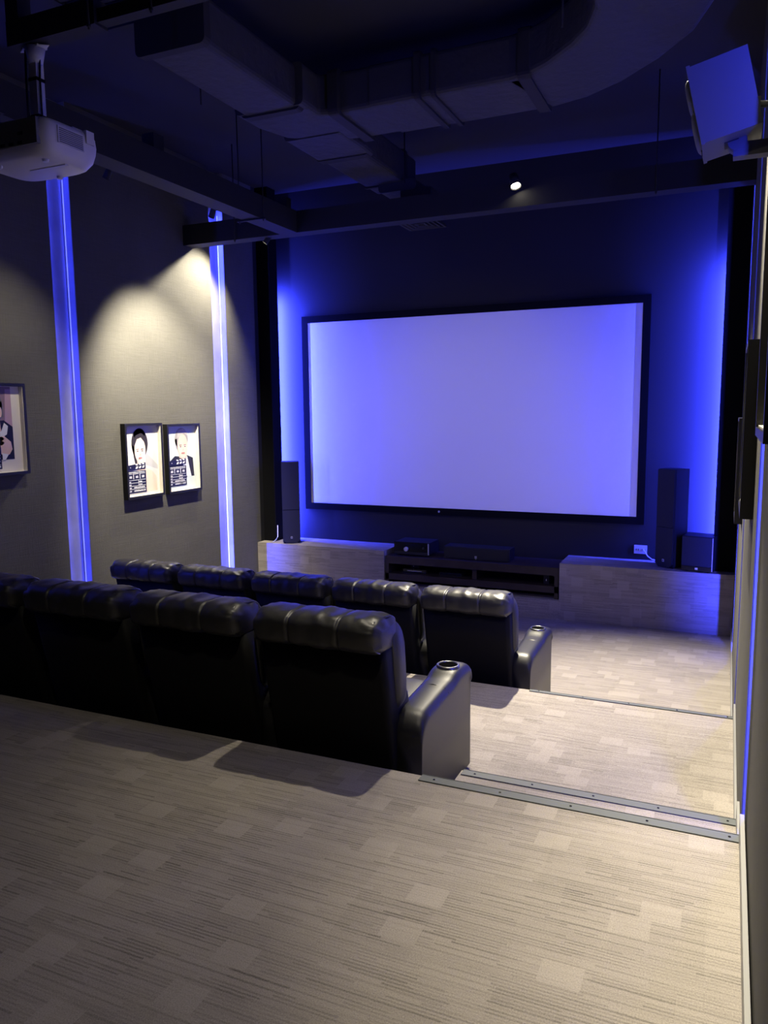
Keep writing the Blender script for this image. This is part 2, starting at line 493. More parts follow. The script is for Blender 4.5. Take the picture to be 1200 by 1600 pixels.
# ================================================================== air ducts
def duct_path(name, pts, wdt, z0, z1, m, parent, rnd=.035):
    rings = []
    P = [Vector((x, y, 0)) for x, y in pts]
    for i, p in enumerate(P):
        a = P[max(i - 1, 0)]; c = P[min(i + 1, len(P) - 1)]
        t = (c - a).normalized(); nrm = Vector((t.y, -t.x, 0))
        if 0 < i < len(P) - 1:
            t1 = (p - a).normalized(); k = 1 / max(.5, t1.dot(t))
        else: k = 1
        h = wdt / 2 * k; r = rnd
        sec = []
        for (sx, sz, a0) in ((1, 0, -90), (1, 1, 0), (-1, 1, 90), (-1, 0, 180)):
            for q in range(4):
                th = math.radians(a0 + 30 * q)
                ux = sx * (h - r) + r * math.cos(th)
                uz = (z1 - r if sz else z0 + r) + r * math.sin(th)
                sec.append(p + nrm * ux + Vector((0, 0, uz)))
        rings.append(sec)
    bm = bmesh.new(); loft(bm, rings, smooth=False)
    return bm_obj(name, bm, m, parent)
dz0, dz1 = 4.30, 4.58
dt = empty('air_duct', 'dark insulated air duct tree hanging under the ceiling above the seats', 'duct', (-2.5, 5.0, dz0))
def dloc(o):
    o.location = (2.5, -5.0, -dz0); return o
def dp(n_, pts, wd, z0, z1, m=DUCT): return dloc(duct_path(n_, pts, wd, z0, z1, m, dt))
dp('duct_run', [(-3.08, 3.95), (-3.08, 5.05)], .44, dz0, dz1)
dp('duct_run', [(-3.08, 5.0), (-3.08, 5.25), (-3.03, 5.40), (-2.9, 5.50), (-2.7, 5.54), (-2.4, 5.54)], .56, dz0 + .004, dz1 + .004)
dp('duct_run', [(-2.4, 5.54), (-1.3, 5.52)], .60, dz0, dz1)
arc = [(-1.32, 5.52), (-1.12, 5.46), (-.94, 5.34), (-.72, 5.12), (-.56, 4.9), (-.45, 4.6), (-.42, 4.2), (-.42, 2.8)]
dp('duct_run', arc, .62, dz0, dz1)
dp('duct_branch', [(-3.06, 5.6), (-3.06, 6.05), (-3.07, 6.2)], .50, dz0 - .004, dz1 - .004)
dp('duct_branch', [(-3.08, 6.15), (-3.08, 7.3)], .42, dz0, dz1)
for pts, wd in (([(-3.08, 3.93), (-3.08, 3.99)], .50), ([(-3.08, 5.02), (-3.08, 5.09)], .48), ([(-2.72, 5.54), (-2.64, 5.54)], .66), ([(-2.06, 5.535), (-2.02, 5.535)], .66), ([(-1.94, 5.535), (-1.91, 5.535)], .65),
                ([(-1.34, 5.52), (-1.26, 5.52)], .68), ([(-3.07, 6.12), (-3.07, 6.20)], .48), ([(-3.08, 7.02), (-3.08, 7.06)], .45)):
    dp('joint_band', pts, wd, dz0 - .015, dz1 + .015, DUCTB)
dp('duct_drop', [(-2.94, 7.0), (-2.94, 7.38)], .38, 4.22, dz0 + .02)
for rx, ry in ((-.93, 4.55), (-3.36, 4.6), (-2.82, 6.9)):
    bm = bmesh.new(); cyl(bm, (rx, ry, dz0 - .05), (rx, ry, ZC), .006, n=8)
    dloc(bm_obj('hanger_rod', bm, BLACKP, dt))
# supply diffuser
df = empty('air_diffuser', 'square dark ceiling diffuser at the end of the short duct branch', 'vent', (-2.76, 7.16, 3.93))
bm = bmesh.new()
for k in range(4):
    h = .19 - .045 * k; h2 = h - .02
    R = [[Vector((sx * hh, sy * hh, z)) for sx, sy in ((1, 1), (-1, 1), (-1, -1), (1, -1))] for hh, z in ((h, .0), (h2, .0), (h2 - .016, .03), (h - .006, .03))]
    R.append(R[0]); loft(bm, R, cap=False, smooth=False)
bm_obj('louvre', bm, TRUNK, df)
obox('neck', DUCTB, -.15, .15, -.15, .15, .03, .30, df)

# return air grille on the ceiling
cg = empty('ceiling_grille', 'square dark slatted air grille on the ceiling above the projector rail', 'vent', (-3.72, 4.15, ZC))
for x0_, x1_, y0_, y1_ in ((-.32, .32, -.32, -.28), (-.32, .32, .28, .32), (-.32, -.28, -.28, .28), (.28, .32, -.28, .28)):
    obox('frame_side', TRUNK, x0_, x1_, y0_, y1_, -.03, 0, cg)
for k in range(9): obox('slat', DUCTB, -.28, .28, -.256 + k * .06, -.226 + k * .06, -.022, -.012, cg)

# ================================================================== spotlights
def track_spot(name, label, head, target, lens_mat, power=0, cone=90, blend=.5, hang=None, size=.035, inset=.012, color=WARM):
    t = empty(name, label, 'spotlight', head, group=None)
    h = Vector((0, 0, 0)); d = (Vector(target) - Vector(head)).normalized()
    bm = bmesh.new(); cyl(bm, -d * .10, d * .0, size * .8, size, 20, cap=True)
    cyl(bm, d * 0.0, d * .012, size, size, 20, cap=False)
    bm_obj('housing', bm, TRUNK, t)
    bm = bmesh.new(); cyl(bm, d * .002, d * .006, size * .82, size * .82, 18)
    bm_obj('lens', bm, lens_mat, t)
    if hang:
        bm = bmesh.new(); cyl(bm, -d * .05, Vector(hang) - Vector(head), .007, n=8); bm_obj('stem', bm, TRUNK, t)
    if power:
        spot('spot_light', Vector(head) + d * .03, target, power, cone, blend, color)
    return t
track_spot('track_spotlight', 'bright white spotlight fixed to the cross trunking above the screen', (-1.74, 6.72, 4.06), (-.45, 5.3, 0.0), LENS, 2300, 72, 1.0, hang=(-1.74, 6.80, 4.08), size=.046)
track_spot('track_spotlight', 'small warm spotlight under the trunking corner beside the screen', (-4.30, 6.86, 3.86), (-4.9, 6.6, 3.0), LENS, 12, 78, .45, hang=(-4.2, 6.86, 3.91), size=.026)
track_spot('track_spotlight', 'small spotlight tucked behind the cross trunking close to the left wall', (-4.75, 7.25, 4.13), (-5.25, 6.72, 2.6), LENS, 420, 98, .7, hang=(-4.75, 6.94, 4.08), size=.03)
track_spot('track_spotlight', 'small spotlight outside the left trunking above the paired portraits', (-4.17, 5.80, 3.87), (-5.25, 6.30, 2.15), LENSB, 860, 71, .75, hang=(-4.07, 5.80, 3.92), size=.026)
track_spot('track_spotlight', 'small dim spotlight outside the left trunking near the projector', (-4.17, 4.55, 3.87), (-5.25, 4.35, 1.9), LENSB, 80, 80, .9, hang=(-4.07, 4.55, 3.92), size=.026)
# further lamps out of view overhead; the last two are added fills
track_spot('track_spotlight', 'ceiling spotlight over the rear seats by the aisle', (-1.4, 4.0, 4.72), (-.65, 3.5, 0.4), LENS, 400, 68, 1.0, hang=(-1.4, 4.0, ZC))
track_spot('track_spotlight', 'ceiling spotlight over the upper carpet near the right wall', (-.42, 2.1, 4.72), (-.05, 2.15, 0.7), LENS, 540, 36, 1.0, hang=(-.42, 2.1, ZC))
track_spot('track_spotlight', 'ceiling spotlight washing the front of the right wall', (-.35, 3.95, 4.20), (.1, 3.6, 3.2), LENS, 1000, 62, .8, hang=(-.35, 3.95, 4.31))
track_spot('track_spotlight', 'added unseen spotlight brightening the projection screen', (-2.2, 3.4, 4.25), (-2.7, 8.46, 1.7), LENS, 115, 46, 1.0, hang=(-2.2, 3.4, ZC))  # guessed lamp, added to give the screen an even warm wash
track_spot('track_spotlight', 'added unseen wide fill lamp over the upper carpet', (-.7, .8, 4.70), (-1.1, 2.3, 0.8), LENSB, 108, 100, 1.0, hang=(-.7, .8, ZC))  # added fill that warms the shadows behind the rear row

# ================================================================== screen
SX0, SX1, SZ0, SZ1 = -4.745, -.861, 1.059, 3.248
t = empty('projection_screen', 'large white projection screen in a black velvet frame on the front wall', 'screen', ((SX0 + SX1) / 2, 8.48, SZ0))
cx, hh, ww = (SX0 + SX1) / 2, SZ1 - SZ0, (SX1 - SX0) / 2
obox('screen_surface', SCREENM, -ww - .01, ww + .01, -.012, .018, -.01, hh + .01, t)
bw = .08
for nm, a in (('frame_bar', (-ww - bw, ww + bw, -.020, .018, hh, hh + bw)), ('frame_bar', (-ww - bw, ww + bw, -.020, .018, -bw, 0)),
              ('frame_bar', (-ww - bw, -ww, -.020, .018, 0, hh)), ('frame_bar', (ww, ww + bw, -.020, .018, 0, hh))):
    obox(nm, BLACKF, *a, t, .006, 1)
bm = bmesh.new(); cyl(bm, (-.25, -.026, -bw * .5), (-.25, -.018, -bw * .5), .012, n=16); bm_obj('badge', bm, BADGE, t)

# ================================================================== carpeted stage blocks and media cabinet
def carpet_block(name, label, x0, x1, y0, y1, z0, z1):
    bm = bmesh.new(); box(bm, x0, x1, y0, y1, z0, z1); bevel(bm, .006, 1)
    return struct(bm_obj(name, bm, CARPET), label)
carpet_block('stage_left', 'carpeted plinth under the left tower speaker', XL, -3.555, 8.0, YF, 0, ZST)
carpet_block('stage_right', 'carpeted plinth under the right tower speaker and subwoofer', -1.56, XR, 8.0, YF, 0, ZST)
carpet_block('stage_middle', 'low carpeted plinth under the media cabinet', -3.555, -1.56, 7.99, YF, 0, .21)
cab = empty('media_cabinet', 'long low dark wood media cabinet between the carpeted plinths', 'cabinet', (-2.558, 8.24, .21))
X0, X1, Y0, Y1 = -.985, .985, -.225, .25
obox('top_board', WOOD, X0, X1, Y0, Y1, .25, .335, cab, .003, 1)
obox('shelf', WOOD, X0, X1, Y0, Y1, .065, .135, cab, .003, 1)
obox('base_board', WOOD, X0, X1, Y0 + .06, Y1, 0, .02, cab)
obox('back_board', BLACKP, X0, X1, Y1 - .02, Y1, .0, .25, cab)
obox('side_board', WOOD, X0, X0 + .04, Y0, Y1, 0, .25, cab); obox('side_board', WOOD, X1 - .04, X1, Y0, Y1, 0, .25, cab)
obox('divider', WOOD, .04, .09, Y0 + .03, Y1 - .02, .135, .25, cab)
obox('divider', WOOD, .04, .09, Y0 + .05, Y1 - .02, .02, .065, cab)

# AV receiver
rc = empty('av_receiver', 'black home cinema receiver on the left end of the cabinet top', 'receiver', (-3.26, 8.28, .547))
obox('case', BLACKP, -.21, .21, -.16, .16, .012, .15, rc, .004, 1)
obox('front_panel', GLOSSB, -.212, .212, -.172, -.16, .012, .152, rc, .003, 1)
obox('lower_trim', TRUNK, -.212, .212, -.176, -.172, .012, .045, rc)
obox('display', mat('display_glass', (.01, .012, .016), .1), -.10, .12, -.175, -.172, .085, .125, rc)
bm = bmesh.new(); cyl(bm, (-.06, -.176, .075), (-.06, -.198, .075), .026, .024, 24); bm_obj('volume_knob', bm, BADGE, rc)
bm = bmesh.new(); cyl(bm, (.15, -.173, .095), (.15, -.19, .095), .014, .013, 20); bm_obj('selector_knob', bm, TRUNK, rc)
obox('edge_trim', BADGE, .20, .2125, -.1765, -.172, .02, .148, rc)
for sx in (-.16, .16):
    for sy in (-.12, .12):
        bm = bmesh.new(); cyl(bm, (sx, sy, 0), (sx, sy, .014), .02, n=14); bm_obj('foot', bm, BLACKP, rc)

# centre speaker
cs = empty('centre_speaker', 'long black centre speaker lying on the cabinet top', 'speaker', (-2.50, 8.20, .546))
obox('cabinet_body', SPK, -.375, .375, -.07, .14, 0, .135, cs, .006)
obox('grille', GRILLE, -.365, .365, -.085, -.07, .006, .128, cs, .006)
obox('badge', BADGE, -.012, .012, -.089, -.085, .020, .046, cs, .002, 1)
obox('badge_foot', BADGE, -.007, .007, -.0885, -.085, .009, .016, cs)

# disc player and small box in the shelf bay
dv = empty('disc_player', 'slim black disc player inside the left cabinet bay', 'player', (-3.22, 8.22, .346))
obox('case', GLOSSB, -.14, .14, -.12, .12, .006, .046, dv, .004, 1)
obox('tray', BADGE, -.09, .09, -.1215, -.12, .024, .03, dv)
for sx in (-.1, .1): obox('foot', BLACKP, sx - .015, sx + .015, -.1, .1, 0, .007, dv)
sb = empty('network_box', 'small black box standing on the slim disc player', 'box', (-3.25, 8.24, .392))
obox('case', BLACKP, -.05, .05, -.05, .05, 0, .032, sb, .006); obox('status_light', BADGE, -.02, -.012, -.0515, -.05, .012, .02, sb)
s2 = empty('set_top_box', 'flat dark set top box beside the disc player in the left bay', 'box', (-2.80, 8.22, .346))
obox('case', BLACKP, -.13, .13, -.09, .09, 0, .03, s2, .004); obox('front_strip', GLOSSB, -.12, .12, -.0925, -.09, .006, .024, s2)
s3 = empty('game_console', 'small upright black box in the right cabinet bay', 'box', (-1.72, 8.2, .346))
obox('case', BLACKP, -.03, .03, -.08, .08, 0, .09, s3, .004); obox('front_strip', BADGE, -.004, .004, -.0825, -.08, .03, .05, s3)

# tower speakers
def tower(name, label, loc, rz):
    t = empty(name, label, 'speaker', loc, rz, 'tower speakers beside the screen')
    H, wd, dp_ = .99, .21, .19
    obox('cabinet_body', SPK, -wd / 2, wd / 2, .0, dp_, .02, H, t, .006)
    obox('plinth', BLACKP, -wd / 2 + .012, wd / 2 - .012, .01, dp_ - .01, 0, .02, t)
    def oct_(z0, z1, cut0, cut1):
        bm = bmesh.new(); h = wd / 2 - .004
        pts = [(-h + cut0, z0), (h - cut0, z0), (h, z0 + cut0), (h, z1 - cut1), (h - cut1, z1), (-h + cut1, z1), (-h, z1 - cut1), (-h, z0 + cut0)]
        if not cut1: pts = [(-h + cut0, z0), (h - cut0, z0), (h, z0 + cut0), (h, z1), (-h, z1), (-h, z0 + cut0)]
        A = [bm.verts.new((x, -.022, z)) for x, z in pts]; B = [bm.verts.new((x, 0, z)) for x, z in pts]
        bm.faces.new(A)
        for i in range(len(pts)):
            j = (i + 1) % len(pts); bm.faces.new((A[i], A[j], B[j], B[i]))
        bevel(bm, .004, 1); return bm
    bm_obj('upper_grille', oct_(.415, H - .006, 0.0001, 0), GRILLE, t)
    bm_obj('lower_grille', oct_(.004, .408, .04, 0), GRILLE, t)
    obox('badge', BADGE, -.011, .011, -.0255, -.022, .062, .088, t, .002, 1)
    obox('badge_mark', GLOSSB, -.004, .004, -.0265, -.0255, .067, .083, t)
    return t
tw = tower('tower_speaker', 'black floor standing tower speaker on the left carpeted plinth', (-4.815, 8.085, ZST), math.radians(31))
dup(tw, (-.545, 8.165, ZST), math.radians(-36), 'black floor standing tower speaker on the right plinth beside the subwoofer')

sw = empty('subwoofer', 'black cube subwoofer at the right end of the carpeted plinth', 'speaker', (-.240, 8.04, ZST), math.radians(-10))
obox('cabinet_body', SPK, -.145, .145, 0, .25, .012, .35, sw, .006)
obox('grille', GRILLE, -.14, .14, -.018, 0, .06, .345, sw, .006)
obox('lower_panel', GLOSSB, -.14, .14, -.018, 0, .014, .055, sw, .003, 1)
obox('edge_trim', BADGE, .1385, .1445, -.019, -.001, .02, .345, sw)
obox('badge', BADGE, -.013, .013, -.0215, -.018, .026, .046, sw, .002, 1)
for sx in (-.1, .1):
    for sy in (.04, .21):
        bm = bmesh.new(); cyl(bm, (sx, sy, 0), (sx, sy, .014), .018, n=12); bm_obj('foot', bm, BLACKP, sw)

# wall socket and cables
so = empty('wall_socket', 'white double wall socket low on the front wall by the right tower speaker', 'socket', (-.81, 8.5, .71))
obox('face_plate', PLASTW, -.065, .065, -.010, -.0, -.045, .045, so, .004)
for sx in (-.032, .032):
    bm = bmesh.new()
    for k in (-.011, .011): box(bm, sx + k - .003, sx + k + .003, -.0112, -.0098, -.012, .008)
    bm_obj('outlet_slots', bm, GLOSSB, so)
cb = empty('power_cable', 'white power cable drooping from the wall socket behind the right tower speaker', 'cable', (-.81, 8.5, .71))
bm = bmesh.new(); tube(bm, [(.03, -.03, -.005), (.05, -.05, -.02), (.08, -.06, -.06), (.12, -.06, -.088), (.16, -.05, -.098), (.30, -.03, -.104)], .006)
bm_obj('cord', bm, PLASTW, cb)
bm = bmesh.new(); cyl(bm, (.03, -.0105, -.004), (.03, -.038, -.004), .013, .010, 14); bm_obj('plug', bm, PLASTW, cb)
bm = bmesh.new(); tube(bm, [(-5.1, 8.12, .6), (-5.08, 8.10, .605), (-5.06, 8.12, .625), (-5.05, 8.145, .66), (-5.05, 8.15, .8)], .006)
tag(bm_obj('speaker_cable', bm, PLASTW), 'short pale speaker cable by the left black column', 'cable')

# ================================================================== recliners
def superprofile(a, ry, rz, e):
    z = rz * sgnpow(math.sin(a), e)
    return ry * sgnpow(math.cos(a), e), z if z > 0 else z * .55

def arm_bm():
    """arm local: centred on x, y 0.07..0.82 (forward), z 0.02..0.60"""
    hw = .078; rings = []
    prof = []      # (y, top z)
    for k in range(9):
        t = k / 8 * math.pi / 2
        prof.append((.105 + .10 * (1 - math.cos(t)), .425 + .105 * math.sin(t)))
    for k in range(1, 13): prof.append((.205 + .02875 * k, .530 + .0018 * k))
    y = .55
    for dy, dzz in ((.03, .602), (.055, .609), (.08, .612), (.11, .613), (.14, .612), (.17, .611), (.20, .609), (.222, .603), (.238, .590), (.246, .57)):
        prof.append((y + dy, dzz - .04))
    for i, (yy, zt) in enumerate(prof):
        f = i / (len(prof) - 1)
        wide = hw * (1.0 + .10 * max(0, (f - .62)) / .38)
        sec = [(-hw * .98, .02), (-hw * .98, zt * .55), (-hw, zt - .075)]
        for k in range(0, 11):
            a = math.pi * k / 10
            sec.append((-wide * math.copysign(abs(math.cos(a)) ** .62, math.cos(a)), zt - .05 + .05 * math.sin(a) ** .62))
        sec += [(hw, zt - .075), (hw * .98, zt * .55), (hw * .98, .02)]
        rings.append([(x, yy, z) for x, z in sec])
    # front face: bulges down to the floor
    y = prof[-1][0]
    for zt, yy in ((.52, y + .004), (.40, y - .004), (.22, y - .012)):
        pass
    bm = bmesh.new(); loft(bm, rings)
    return bm


def make_recliner():
    t = empty('recliner', 'tmp', 'recliner', (0, 0, 0), 0, 'black leather cinema recliners in two rows')
    lean = math.radians(9)
    # outer back shell, narrower at the foot
    bm = bmesh.new(); rings = []
    for z, hw, yr in ((.09, .304, .120), (.25, .305, .088), (.45, .306, .046), (.62, .307, .008), (.84, .308, -.036)):
        sec = []
        for sx, sy, a0 in ((1, 0, -90), (1, 1, 0), (-1, 1, 90), (-1, 0, 180)):
            r = .03
            for q in range(4):
                th = math.radians(a0 + 30 * q)
                sec.append((sx * (hw - r) + r * math.cos(th), yr + (.12 - r if sy else r) + r * math.sin(th), z))
        rings.append(sec)
    loft(bm, rings); bm_obj('back_panel', bm, LEATHER2, t)
    bm = bmesh.new(); rings = []
    for z, hw, yr in ((.03, .290, .124), (.10, .296, .118), (.155, .299, .100), (.162, .297, .103)):
        rings.append([(-hw, yr, z), (hw, yr, z), (hw, yr + .1, z), (-hw, yr + .1, z)])
    loft(bm, rings, smooth=False); bevel(bm, .008, 2); bm_obj('kick_panel', bm, LEATHER2, t)
    # piping between shell and headrest / along the kick panel top
    bm = bmesh.new(); tube(bm, [(-.298, .098, .168), (-.1, .094, .164), (.1, .094, .164), (.298, .098, .168)], .005); bm_obj('hem', bm, PIPING, t)
    # headrest roll with two seams and gathered ends
    W = .308; N = 120; Mn = 44
    bm = bmesh.new(); rings = []
    for i in range(N + 1):
        x = -W + 2 * W * i / N; u = abs(x) / W
        s = (1 - u ** 14) ** (1 / 5.0) if u < 1 else 0
        s = max(s, .62)
        seam = 0
        for xs in (-.118, .118): seam = max(seam, math.exp(-((x - xs) / .0055) ** 2))
        puff = .004 * (1 - min(1, abs(((x + .325) % .2167) - .108) / .108) ** 2) if abs(x) < .29 else 0
        rr = []
        for k in range(Mn):
            a = 2 * math.pi * k / Mn
            py, pz = superprofile(a, .125, .100, .66)
            d = Vector((0, py, pz)).normalized()
            q = Vector((x * 7, py * 9, pz * 9))
            g = 0.004 * noise.noise(q * 1.5 + Vector((3, 1, 2))) + .004 * noise.noise(q * 3.7)
            edge = max(0, (u - .72) / .28)
            g += .012 * edge * (1 - edge * .5) * noise.noise(Vector((x * 3, math.cos(a) * 3.4 + 5, math.sin(a) * 3.4))) * 2.6
            # diagonal pulls from the middle
            g += .011 * math.exp(-(x / .08) ** 2) * noise.noise(Vector((x * 16 + pz * 8, py * 5, pz * 14)))
            m_ = s * (1 - .075 * seam) + 0
            p = Vector((x, 0, 0)) + Vector((0, py, pz)) * m_ + d * (g + puff * s)
            p.y += .045 - .02; p.z += .882
            p.y -= (p.z - .882) * .10
            if p.z < .862 and p.y < .0: p.y += (.862 - p.z) * .30
            rr.append(p)
        rings.append(rr)
    loft(bm, rings); hr = bm_obj('headrest', bm, LEATHER, t)
    for sx in (-1, 1):   # corded seam round each end
        bm = bmesh.new(); pts = []
        xx = .280
        for k in range(32):
            a = 2 * math.pi * k / 32; py, pz = superprofile(a, .125, .100, .66)
            v = Vector((sx * (xx + .012 * math.sin(a * 2)), py * .905 + .025, pz * .905 + .882)); v.y -= (v.z - .882) * .10
            if v.z < .862 and v.y < .0: v.y += (.862 - v.z) * .30
            pts.append(v)
        tube(bm, pts, .005, 8, True); bm_obj('piping', bm, PIPING, t)
    # inner back cushions
    rot = Matrix.Rotation(lean, 3, 'X')
    bm = bmesh.new(); cushion(bm, (0, .135, .725), (.326, .082, .232), .40, .45, 40, 26, .009, 1.0, rot); bm_obj('back_cushion', bm, LEATHER, t)
    bm = bmesh.new(); cushion(bm, (0, .205, .515), (.300, .105, .115), .55, .40, 36, 18, .008, 4.0, rot); bm_obj('lumbar_cushion', bm, LEATHER, t)
    # seat, front apron and base
    bm = bmesh.new(); cushion(bm, (0, .50, .375), (.262, .30, .085), .45, .30, 36, 16, .006, 7.0); bm_obj('seat_cushion', bm, LEATHER, t)
    bm = bmesh.new(); cushion(bm, (0, .775, .24), (.258, .045, .15), .35, .3, 28, 14, .004, 2.0); bm_obj('footrest', bm, LEATHER, t)
    obox('base', LEATHER2, -.255, .255, .14, .76, .0, .31, t, .01)
    return t


def add_arm(t, x):
    a = bm_obj('armrest', arm_bm(), LEATHERA, t, loc=(x, 0, 0))
    z = .5725; c = (0, .668, z)
    bm = bmesh.new(); lathe(bm, [(.058, -.006), (.058, .004), (.054, .008), (.049, .008), (.046, .003), (.046, .0008)], c); bm_obj('cup_ring', bm, CHROME, a)
    bm = bmesh.new(); R = lathe(bm, [(.0465, .003), (.040, .0012), (.02, .0010), (.001, .0010)], c); bm_obj('cup_well', bm, WELL, a)
    bm = bmesh.new(); tube(bm, [(-.077, .455, .515), (-.06, .455, .537), (0, .455, .5465), (.06, .455, .537), (.077, .455, .515)], .003, 6); bm_obj('arm_seam', bm, PIPING, a)

proto = make_recliner()
PITCH_X = .345
add_arm(proto, PITCH_X)
rear = [-1.580, -2.270, -2.960, -3.650, -4.340]
front = [-1.590, -2.278, -2.965, -3.653, -4.340]
names_r = ['black leather recliner at the aisle end of the rear row', 'black recliner second from the aisle in the rear row', 'black recliner third from the aisle in the rear row',
           'black recliner fourth from the aisle in the rear row', 'black recliner against the left wall in the rear row']
names_f = ['black leather recliner at the aisle end of the front row', 'black recliner second from the aisle in the front row', 'black recliner in the middle of the front row',
           'black recliner fourth from the aisle in the front row', 'black recliner against the left wall in the front row']
Y_R, Y_F = 2.885, 4.945
proto.location = (rear[0], Y_R, ZB_); proto['label'] = names_r[0]
chairs = []
for i in range(1, 5): chairs.append(dup(proto, (rear[i], Y_R, ZB_), None, names_r[i]))
for i in range(0, 5): chairs.append(dup(proto, (front[i], Y_F, 0), None, names_f[i]))
for c in (chairs[3], chairs[8]): add_arm(c, -PITCH_X)

# ================================================================== projector on its pole
PX, PY, PZ = -3.15, 2.96, 3.375
mt = empty('projector_mount', 'white ceiling pole mount holding the projector', 'mount', (PX, 3.0, 3.60))
bm = bmesh.new(); box(bm, -.05, .05, -.03, .03, .34, .348)
for s in (-1, 1):
    vs = [bm.verts.new((s * x, y, z)) for z in (.342, .346) for x, y in ((.05, -.025), (.095, 0), (.05, .025))]
    for f in ((0, 1, 2), (3, 5, 4), (0, 3, 4, 1), (1, 4, 5, 2), (2, 5, 3, 0)): bm.faces.new([vs[i] for i in f])
bm_obj('ceiling_plate', bm, POLEM, mt)
bm = bmesh.new(); cyl(bm, (0, 0, .27), (0, 0, .345), .032, .048, 20); bm_obj('collar', bm, POLEM, mt)
obox('pole', POLEM, -.024, .024, -.024, .024, -.06, .30, mt, .004, 1)
obox('sleeve', POLEM, -.030, .030, -.030, .030, -.10, -.035, mt, .004, 1)
for z in (.02, .19): obox('cable_tie', GLOSSB, -.027, .027, -.027, .027, z, z + .016, mt)
bm = bmesh.new(); tube(bm, [(-.03, -.03, .33), (-.036, -.03, .2), (-.034, -.032, .02), (-.05, -.05, -.06), (-.10, -.10, -.09), (-.14, -.14, -.11)], .006)
bm_obj('cable', bm, GLOSSB, mt)
bm = bmesh.new(); tube(bm, [(.03, .0, .33), (.032, -.01, .2), (.032, -.01, .0)], .005); bm_obj('cable', bm, GLOSSB, mt)

pj = empty('projector', 'white ceiling projector hanging upside down from its pole at upper left', 'projector', (PX, PY, PZ))
bm = bmesh.new(); rings = []
for z, k, e in ((0.0, .80, .45), (.006, .86, .42), (.03, .955, .36), (.06, .99, .32), (.085, 1.0, .30), (.115, .985, .30), (.128, .95, .32), (.133, .90, .35)):
    r = []
    for q in range(56):
        a = 2 * math.pi * q / 56
        x = .255 * k * sgnpow(math.cos(a), e); y = .185 * k * sgnpow(math.sin(a), e)
        r.append((x, y, z - (.012 if y > .05 and z < .03 else 0) * 0))
    rings.append([(x_, y_, z_ * 1.27) for x_, y_, z_ in r])
loft(bm, rings); bm_obj('body', bm, PROJW, pj)
obox('rear_panel', PROJD, -.215, .215, -.187, -.165, .045, .158, pj, .014, 3)
bm = bmesh.new()
for k in range(6):
    x = -.18 + k * .055; box(bm, x, x + .028, -.1885, -.1865, .05, .064)
box(bm, .10, .13, -.1885, -.1865, .09, .105); box(bm, -.15, -.11, -.1885, -.1865, .085, .105)
bm_obj('sockets', bm, GLOSSB, pj)
obox('vent_frame', PROJW, .2525, .257, -.10, .06, .065, .140, pj, .002, 1)
for k in range(8): obox('vent_slat', mat('vent_dark', (.12, .12, .115), .6) if k == 0 else bpy.data.materials['vent_dark'], .2565, .2590, -.092, .052, (.070 + k * .0085), (.0735 + k * .0085), pj)
obox('top_cover', PROJW, .05, .22, .03, .15, .164, .178, pj, .004)
obox('side_hatch', PROJW, .235, .26, .075, .125, .11, .17, pj, .006)
obox('bottom_ridge', PROJW, -.03, .20, -.01, .01, -.004, .006, pj, .003)
bm = bmesh.new(); cyl(bm, (-.08, .175, .07), (-.08, .20, .07), .05, .045, 28); bm_obj('lens_barrel', bm, PROJD, pj)
bm = bmesh.new(); cyl(bm, (-.08, .199, .07), (-.08, .203, .07), .036, .036, 24); bm_obj('lens', bm, GLOSSB, pj)
for px, py in ((-.16, -.10), (.17, -.10), (.02, .13)):
    bm = bmesh.new(); cyl(bm, (px, py, .006), (px, py, -.012), .017, .013, 16); bm_obj('foot', bm, PLASTW, pj)
bm = bmesh.new(); tube(bm, [(-.15 + .06 * math.cos(a), -.13 + .03 * math.sin(a), -.004) for a in [i * math.pi / 8 for i in range(9)]], .006); bm_obj('safety_loop', bm, PLASTW, pj)
bm = bmesh.new(); cyl(bm, (0, .04, .165), (0, .04, .185), .075, .06, 28); bm_obj('mount_base', bm, POLEM, pj)
bm = bmesh.new(); tube(bm, [(-.13, -.19, .06), (-.15, -.24, .07), (-.20, -.25, .12), (-.21, -.22, .18), (-.15, -.16, .20), (-.06, -.05, .20)], .005); bm_obj('cable', bm, GLOSSB, pj)

# ================================================================== surround speaker on the right wall
sp = empty('surround_speaker', 'grey surround speaker on a wall bracket high on the right wall', 'speaker', (.0, 3.36, 3.33))
T = Matrix.Rotation(math.radians(-13), 4, 'Y')
def rotd(o):
    o.matrix_local = T; return o
rotd(obox('cabinet_body', SPKW, -.165, .030, -.12, .12, -.135, .145, sp, .006))
rotd(obox('baffle', SPKW, -.178, -.165, -.123, .123, -.14, .15, sp, .006))
bm = bmesh.new(); cushion(bm, (-.178, 0, .07), (.016, .09, .058), .6, .9, 24, 12); rotd(bm_obj('upper_driver', bm, SPKW, sp))
bm = bmesh.new(); cushion(bm, (-.178, 0, -.06), (.018, .10, .066), .6, .9, 24, 12); rotd(bm_obj('lower_driver', bm, SPKW, sp))
rotd(obox('front_port', BLACKP, -.1815, -.178, -.03, .03, -.137, -.130, sp))
rotd(obox('under_socket', BLACKP, -.10, -.05, -.04, .04, -.138, -.134, sp))
bm = bmesh.new(); cyl(bm, (.02, -.03, -.03), (.075, -.03, -.035), .012, n=14); box(bm, .028, .05, -.05, -.01, -.05, -.01); bm_obj('swivel', bm, SPKW, sp)
obox('bracket_arm', SPKW, -.035, .09, -.03, .03, -.205, -.155, sp, .008)
bm = bmesh.new(); cyl(bm, (-.022, -.035, -.15), (-.022, .035, -.15), .034, n=20); bm_obj('bracket_hinge', bm, SPKW, sp)
obox('wall_plate', SPKW, .088, .10, -.05, .05, -.24, .02, sp, .003, 1)

